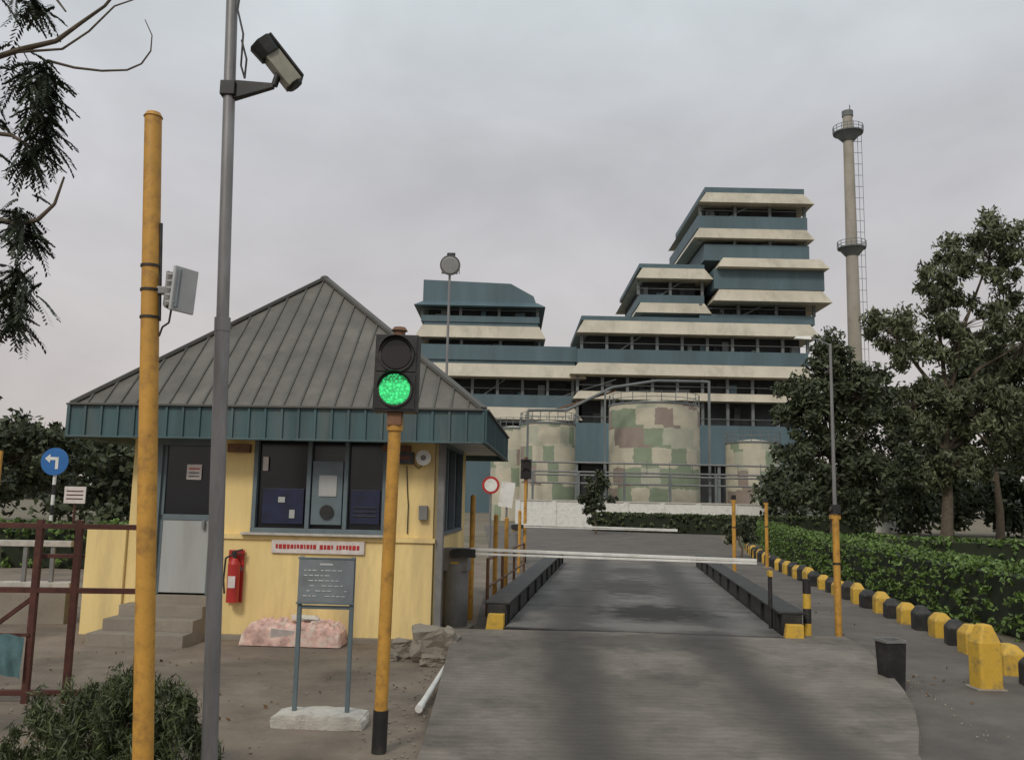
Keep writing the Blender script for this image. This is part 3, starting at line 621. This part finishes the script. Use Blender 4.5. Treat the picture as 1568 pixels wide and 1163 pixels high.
def tank(loc,rad,h,seed):
    M['tank%g'%seed]=tankmat(seed);tm='tank%g'%seed
    t=Obj("storage_tank",loc);t.cyl("shell",tm,(0,0,0),(0,0,h),rad,seg=64,caps=False)
    t.cyl("roof",'cream',(0,0,h),(0,0,h+rad*.14),rad,.3,64)
    t.cyl("rim",'bgrey',(0,0,h-.12),(0,0,h+.04),rad+.06,seg=64)
    for k in range(20):
        a=2*math.pi*k/20;a2=2*math.pi*(k+1)/20;p=Vector((math.cos(a)*rad,math.sin(a)*rad,0));p2=Vector((math.cos(a2)*rad,math.sin(a2)*rad,0))
        t.cyl("handrail",'bgrey',p+Vector((0,0,h)),p+Vector((0,0,h+1)),.035,seg=5)
        for z in(.5,1): t.cyl("handrail",'bgrey',p+Vector((0,0,h+z)),p2+Vector((0,0,h+z)),.03,seg=5)
    for k in range(1,5): t.cyl("seams",tm,(0,0,h*k/5-.02),(0,0,h*k/5+.02),rad+.012,seg=64,caps=False)
    t.done()
tank((13.7,84.3,0),4.3,11.2,1.5);tank((3.5,83.5,0),2.6,9.2,4.5);tank((23.6,86,0),2.6,8.0,8.5);tank((.2,90,0),2.2,9.2,2.5)
pr=Obj("pipe_rack",(0,77.5,0))
for x in range(2,34,4):
    pr.b2("columns",'bgrey',x-.1,x+.1,-.1,.1,0,4.6)
for z,y in((4.3,0),(4.6,.4),(3.6,.2),(5.4,.2)): pr.cyl("pipes",'steel',(1,y,z),(30 if z<5 else 26,y,z),.08,seg=8)
for x in range(10,27,2): pr.cyl("handrail",'bgrey',(x,.2,4.6),(x,.2,5.6),.03,seg=5)
pr.tube("overhead_duct",'bgrey',[(1.5,1,10),(5,1,10.1),(9,1,12.2),(13,1,12.9),(17.6,1,12.9)],[.13]*5)
pr.beam("walkway",'brown',(3.5,1.5,10),(9.4,1.5,12.0),.5,.12);pr.beam("walkway",'bgrey',(3.5,1.3,11),(9.4,1.3,13.0),.05,.05)
pr.b2("column_tall",'bgrey',1.4,1.6,.9,1.1,0,10);pr.b2("column_tall",'bgrey',8.3,8.45,.9,1.1,0,12);pr.b2("column_tall",'bgrey',17.6,17.8,.9,1.1,0,13)
pr.done()
# ------------------------------------------------------------------ process plant building
pb=Obj("process_plant_building",(0,140,0))
def vol(x0,x1,z0,z1,m,dy=0,dep=26): pb.b2({'bteal':'blue_cladding','bdark':'open_floors','cream':'cream_bands','bgrey':'steelwork'}[m],m,x0,x1,dy,dy+dep,z0,z1)
def canopy(x0,x1,z0,z1,out=1.6,dy=0,m='cream',dep=26):
    o=out
    vs=[(x0,dy,z1),(x1,dy,z1),(x1,dy+dep,z1),(x0,dy+dep,z1),(x0-o,dy-o,z0),(x1+o,dy-o,z0),(x1+o,dy+dep+o,z0),(x0-o,dy+dep+o,z0)]
    pb.raw('cream_bands' if m=='cream' else 'blue_cladding',m,vs,[(0,1,2,3),(4,7,6,5),(0,4,5,1),(1,5,6,2),(2,6,7,3),(3,7,4,0)])
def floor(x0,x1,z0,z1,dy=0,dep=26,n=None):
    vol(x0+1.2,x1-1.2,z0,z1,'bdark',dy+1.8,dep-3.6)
    n=n or max(2,int((x1-x0)/5))
    for i in range(n+1):
        x=x0+.3+(x1-x0-.6)*i/n;pb.b2("columns",'bgrey',x-.22,x+.22,dy+.3,dy+.75,z0,z1)
    pb.b2("handrails",'bgrey',x0,x1,dy+.1,dy+.16,z0+.95,z0+1.03)
    for i in range(int((x1-x0)/3.2)):
        x=random.uniform(x0+1,x1-1.5);ww=random.uniform(.5,1.8);hh=random.uniform(.4,max(.5,z1-z0-.5))
        pb.b2("equipment",random.choice(['bgrey','bteal','bdark','bdark']),x,x+ww,dy+1.0+random.random()*.5,dy+1.85,z0,z0+hh)
    if random.random()<.8:
        x=random.uniform(x0+1,x1-5);pb.beam("braces",'bgrey',(x,dy+.9,z0),(x+3.5,dy+.9,z1),.2,.2)
vol(31.2,47.6,53.0,53.9,'bteal');canopy(31.4,47.4,50.9,53.0,1.4)
floor(30.2,48,49.0,50.9)
vol(30,48,46.9,49.0,'bteal');canopy(30.2,47.8,45.0,46.9,1.0)
floor(30,48,44.2,45.0);vol(31,48.2,41.5,44.2,'bteal')
canopy(33.6,49.4,39.7,41.4,1.0,-2);vol(32.2,50,36.4,39.7,'bteal',-1.5);canopy(33,49.6,34.2,36.3,1.2,-1.5)
floor(30,49,32.4,34.2,-.5);vol(30,48.6,30.9,32.4,'bteal',-.6)
vol(20.4,31,40.0,40.7,'bteal');canopy(20.9,31,38.0,40.0,1.2);floor(20,31,35.6,38.0);vol(20.4,31,34.2,35.6,'bteal',.3);canopy(20.6,31,32.4,34.2,.9);vol(21,31,30.8,32.4,'bteal',1)
vol(10.8,47.4,30.5,31.2,'bteal',-3);canopy(11.2,47,28.3,30.5,1.2,-3);floor(10.6,47,25.9,28.3,-3,26,9);vol(10.2,46.6,23.7,25.9,'bteal',-3);canopy(10.4,46,21.7,23.7,1.4,-3)
floor(10,46,19.2,21.7,-3,26,9);canopy(10.4,46,17.9,19.2,.9,-3);floor(10,46,14.2,17.9,-3,26,9);vol(10,46,8,14.2,'bteal',-3);floor(10,46,0,8,-3,26,8)
pb.raw("sloping_roof",'bteal',[(-14.6,-1,33.5),(3.6,-1,33.5),(3.6,22,33.5),(-14.6,22,33.5),(-14.6,-1,37.0),(-.5,-1,36.6),(3.2,-1,34.6),(3.2,22,34.6),(-.5,22,36.6),(-14.6,22,37.0)],[(0,1,6,5,4),(1,2,7,6),(2,3,9,8,7),(3,0,4,9),(4,5,8,9),(5,6,7,8)])
canopy(-14.6,3.8,32.6,33.5,1.3,-1,'bteal',22)
floor(-15,4.2,31.2,32.8,-1,22);vol(-14.8,4.2,30.2,31.2,'bteal',-1,22)
canopy(-14.6,4.2,27.5,29.6,1.0,-1,'cream',22);vol(-14.4,4,29.6,30.2,'bteal',-.8,21)
floor(-14.8,4.6,26.4,27.5,-1,22);vol(-14.8,10.2,24.0,26.4,'bteal',-1.5,22);canopy(-14.6,10.4,21.2,23.4,1.3,-1.5,'cream',22);vol(-14.6,10,23.4,24,'bteal',-1.2,21)
floor(-14.6,10,18.6,21.2,-1,22,6);vol(-14.6,10,16.6,18.6,'bteal',-1,22);canopy(-14.4,10,14.6,16.6,1.2,-1,'cream',22);floor(-14.6,10,10.5,14.6,-1,22,6);vol(-14.6,10,0,10.5,'bteal',-1,22)
pb.done()
# ------------------------------------------------------------------ chimney
ch=Obj("chimney_stack",(67,170,0))
ch.cyl("shaft",'stack',(0,0,0),(0,0,52),1.5,1.15,32);ch.cyl("shaft",'stack',(0,0,52),(0,0,80.5),1.12,.95,32);ch.cyl("lip",'bgrey',(0,0,80.5),(0,0,81.6),1.1,1.1,24)
for z,rr in((77.0,2.9),(53,2.7)):
    ch.cyl("platform",'bgrey',(0,0,z-.15),(0,0,z+.1),rr,seg=24);ch.cyl("platform_bracket",'bgrey',(0,0,z-1.8),(0,0,z-.15),1.1,rr*.9,24)
    for k in range(16):
        a=2*math.pi*k/16;a2=2*math.pi*(k+1)/16;p=Vector((math.cos(a)*rr,math.sin(a)*rr,z));p2=Vector((math.cos(a2)*rr,math.sin(a2)*rr,z))
        ch.cyl("railing",'bgrey',p,p+Vector((0,0,1.3)),.07,seg=5)
        for q in(.65,1.3): ch.cyl("railing",'bgrey',p+Vector((0,0,q)),p2+Vector((0,0,q)),.06,seg=5)
for x in(1.75,2.55): ch.cyl("ladder_cage",'bgrey',(x,-.3,8),(x,-.3,77),.05,seg=5)
for i in range(29): ch.b2("ladder_cage",'bgrey',1.0,2.6,-.36,-.26,9+i*2.36,9.07+i*2.36)
ch.cyl("lamp",'bgrey',(.5,0,81.6),(.5,0,83),.1)
ch.done()
# ------------------------------------------------------------------ trees
tree("eucalyptus_tree",(22.5,46,0),7.5,.33,[(3.0,0,15.4,1.7,2,2.3),(.3,0,14.4,1.3,2,2.0),(-2.2,0,11,1.7,2.2,2.2),(1.2,0,11.5,2.2,2.5,2.2),(4.6,0,10.8,2.4,2.5,2.9),(-1.6,0,7.2,2.4,2.4,1.7),(2,0,6.8,2.5,2.4,1.8),(5.8,1,7.5,2.6,2.5,3.4),(.4,0,4.4,3.2,2.2,1.0)],300,56000,.125,'leafA',(.7,.7,.65),(.4,0),droop=.9,aspect=2.6)
tree("neem_tree",(14.9,41,0),4.5,.25,[(.1,0,8.4,1.2,1.6,1.4),(-1.1,0,6.6,1.5,1.8,1.4),(1.4,0,7.0,1.9,1.8,1.7),(-.4,0,4.4,2.1,2,1.5),(2.2,0,4.4,2.0,2,1.8),(.6,0,2.6,2.7,2,1.1)],180,36000,.125,'leafB',(.62,.62,.52),aspect=2.3)
tree("neem_tree",(33,60,0),6,.3,[(0,0,12,3.5,3,3),(-3,0,8,3,3,3),(3,0,7,4,3,3.5),(-5,0,4,3,3,2)],110,20000,.26,'leafB',(1.1,1.1,.9))
tree("neem_tree",(-23,36,0),3,.25,[(0,0,4.2,3.2,3,1.8),(3.4,0,3.4,2.4,2.4,1.5),(-3.5,0,5.5,3,3,2.4)],120,22000,.17,'leafB',(.8,.8,.6))
tree("garden_shrub",(22.5,30.5,0),.9,.05,[(0,0,1.2,.9,.9,.7),(-.5,0,.8,.7,.7,.5)],30,4000,.10,'leafA',(.3,.3,.25))
tree("garden_shrub",(5.4,56,0),1.4,.08,[(0,0,1.9,1.2,1.2,1.0),(0,0,3,.6,.6,.8)],30,4500,.14,'leafB',(.4,.4,.35))
tree("garden_shrub",(8.8,34,0),1,.05,[(0,0,1.0,.6,.6,.6)],16,2000,.08,'leafB',(.25,.25,.2))
C=[];Rr=[]
for i in range(420):
    x=rng.uniform(-260,330);y=rng.uniform(190,240)
    C.append((x,y,rng.uniform(1,7+3*math.sin(x*.05)+2*math.sin(x*.13))));Rr.append((5,4,3))
leaves("distant_trees",C,Rr,40000,1.2,'leafD',shell=.0)
C=[];Rr=[]
for i in range(160):
    x=rng.uniform(20,75);y=rng.uniform(66,72);C.append((x,y,rng.uniform(.6,5.0)));Rr.append((1.6,1.3,1.1))
for i in range(120):
    x=rng.uniform(-60,-18);y=rng.uniform(50,60);C.append((x,y,rng.uniform(.6,5.5)));Rr.append((2,1.6,1.3))
leaves("background_shrubbery",C,Rr,45000,.32,'leafB',shell=.0)
# near overhanging tree (trunk stands outside the frame to the left)
nt_=Obj("overhanging_tree",(-5.1,6.3,0))
nt_.tube("trunk",'bark',[(0,0,-.1),(.05,0,1.5),(-.05,.1,3.2),(.1,.1,5.0),(.2,0,6.6)],[.2,.17,.15,.11,.06],12)
X=lambda x,y,z:Vector((x+5.1,y-6.3,z))
br=[[X(-5,6.4,4.6),X(-4.2,6.1,5.0),X(-3.6,6.0,5.15),X(-3.35,6.0,5.22),X(-3.2,6.0,5.35),X(-3.02,6.0,5.5),X(-2.85,6.0,5.75)],
    [X(-3.62,6.0,5.13),X(-3.3,6.0,5.16),X(-3.12,6.0,5.3),X(-2.95,6.0,5.5),X(-2.8,6.0,5.56),X(-2.6,6.0,5.62)],
    [X(-3.4,6.0,5.07),X(-3.2,6,5.02),X(-3.0,6.0,5.0),X(-2.82,6.0,5.01),X(-2.72,6.0,5.06),X(-2.66,6.0,5.16),X(-2.66,6.0,5.28),X(-2.72,6.0,5.4)],
    [X(-5.1,6.4,4.0),X(-4.2,6.1,4.6),X(-3.6,6.0,4.5),X(-3.35,6.0,4.35)],
    [X(-5.1,6.4,3.6),X(-4.2,6.1,4.0),X(-3.5,6.0,3.85),X(-3.36,6.0,3.88),X(-3.25,6.0,4.0),X(-3.2,6.0,4.2)],
    [X(-5.1,6.4,3.2),X(-4.3,6.2,3.5),X(-3.7,6.1,3.4),X(-3.4,6.0,3.2)],
    [X(-4.9,6.3,5.6),X(-4.1,6.1,5.9),X(-3.5,6.0,5.7),X(-3.3,6.0,5.45)]]
for j,q in enumerate(br):
    r0=.008 if j in(1,2) else .026
    nt_.tube("branches",'bark',q,[r0*(1-.8*i/(len(q)-1))+.002 for i in range(len(q))],6)
nt_.done()
def fronds(name,anch,parent,per,flen,ll,lw,m):
    V=[];F=[]
    for (ax_,ay_,az_,sp) in anch:
        for k in range(per):
            p=Vector((ax_+random.gauss(0,sp),ay_+random.gauss(0,sp),az_+random.gauss(0,sp*.6)))
            d=Vector((random.gauss(.1,.6),random.gauss(0,.6),random.uniform(-.9,.1))).normalized()
            side=d.cross(Vector((0,0,1))).normalized();L_=flen*random.uniform(.6,1.2);n=11
            for i in range(n):
                t=i/n;c=p+d*L_*t+Vector((0,0,-.5*L_*t*t))
                for s_ in(-1,1):
                    dd=(side*s_*.8+d*.5+Vector((0,0,-.45+random.uniform(-.2,.2)))).normalized();w_=d*lw*.5
                    l_=ll*(1-.4*abs(t-.5))*random.uniform(.8,1.2);b0=len(V)
                    V.extend([c,c+dd*l_*.5+w_,c+dd*l_,c+dd*l_*.5-w_]);F.append((b0,b0+1,b0+2,b0+3))
    me=bpy.data.meshes.new(name);me.from_pydata([tuple(v) for v in V],[],F);me.materials.append(M[m]);o=bpy.data.objects.new(name,me);COL.objects.link(o);o.parent=parent
anch=[]
def A_(x,y,z,sp): v=X(x,y,z);anch.append((v.x,v.y,v.z,sp))
for t in((-3.45,6,5.02,.05),(-3.40,6,4.92,.05),(-3.42,6,4.78,.06),(-3.38,6,4.62,.05),(-3.38,6,4.5,.05),(-3.44,6,4.36,.05),(-3.48,6,3.92,.04),(-3.46,6,3.8,.04),(-3.46,6,3.5,.06),(-3.46,6,3.36,.07),(-3.48,6,3.2,.06),(-3.55,6,5.5,.06),(-4,6.1,5.2,.2),(-4.2,6.2,4.4,.25),(-4.2,6.2,3.6,.25),(-4.6,6.4,5.8,.3),(-3.9,6,4.8,.15),(-3.8,6,3.9,.15),(-5.2,6.4,6.3,.4),(-5.6,6.4,5.2,.4)): A_(*t)
fronds("foliage",anch,nt_.e,26,.20,.055,.026,'leafN')
bs=Obj("feathery_bush",(-2.75,6.45,0))
for k in range(46):
    a=random.uniform(0,6.28);rr=random.uniform(.1,.62);z=random.uniform(.3,.62)*(1.05-.45*rr/.62)
    bs.tube("stems",'bark',[(0,0,0),(math.cos(a)*rr*.4,math.sin(a)*rr*.3,z*.6),(math.cos(a)*rr,math.sin(a)*rr*.7,z)],[.012,.008,.003],5)
bs.done()
C=[];Rr=[]
for k in range(190):
    a=random.uniform(0,6.28);rr=random.uniform(0,1)**.6*.74;z=random.uniform(.06,.68)*(1.05-.5*(rr/.74)**2)
    s_=random.uniform(.6,1.3);C.append((math.cos(a)*rr,math.sin(a)*rr*.7,z));Rr.append((.08*s_,.08*s_,.12*s_))
leaves("foliage",C,Rr,26000,.012,'leafBush',bs.e,aspect=6,shell=0,up=1.1)
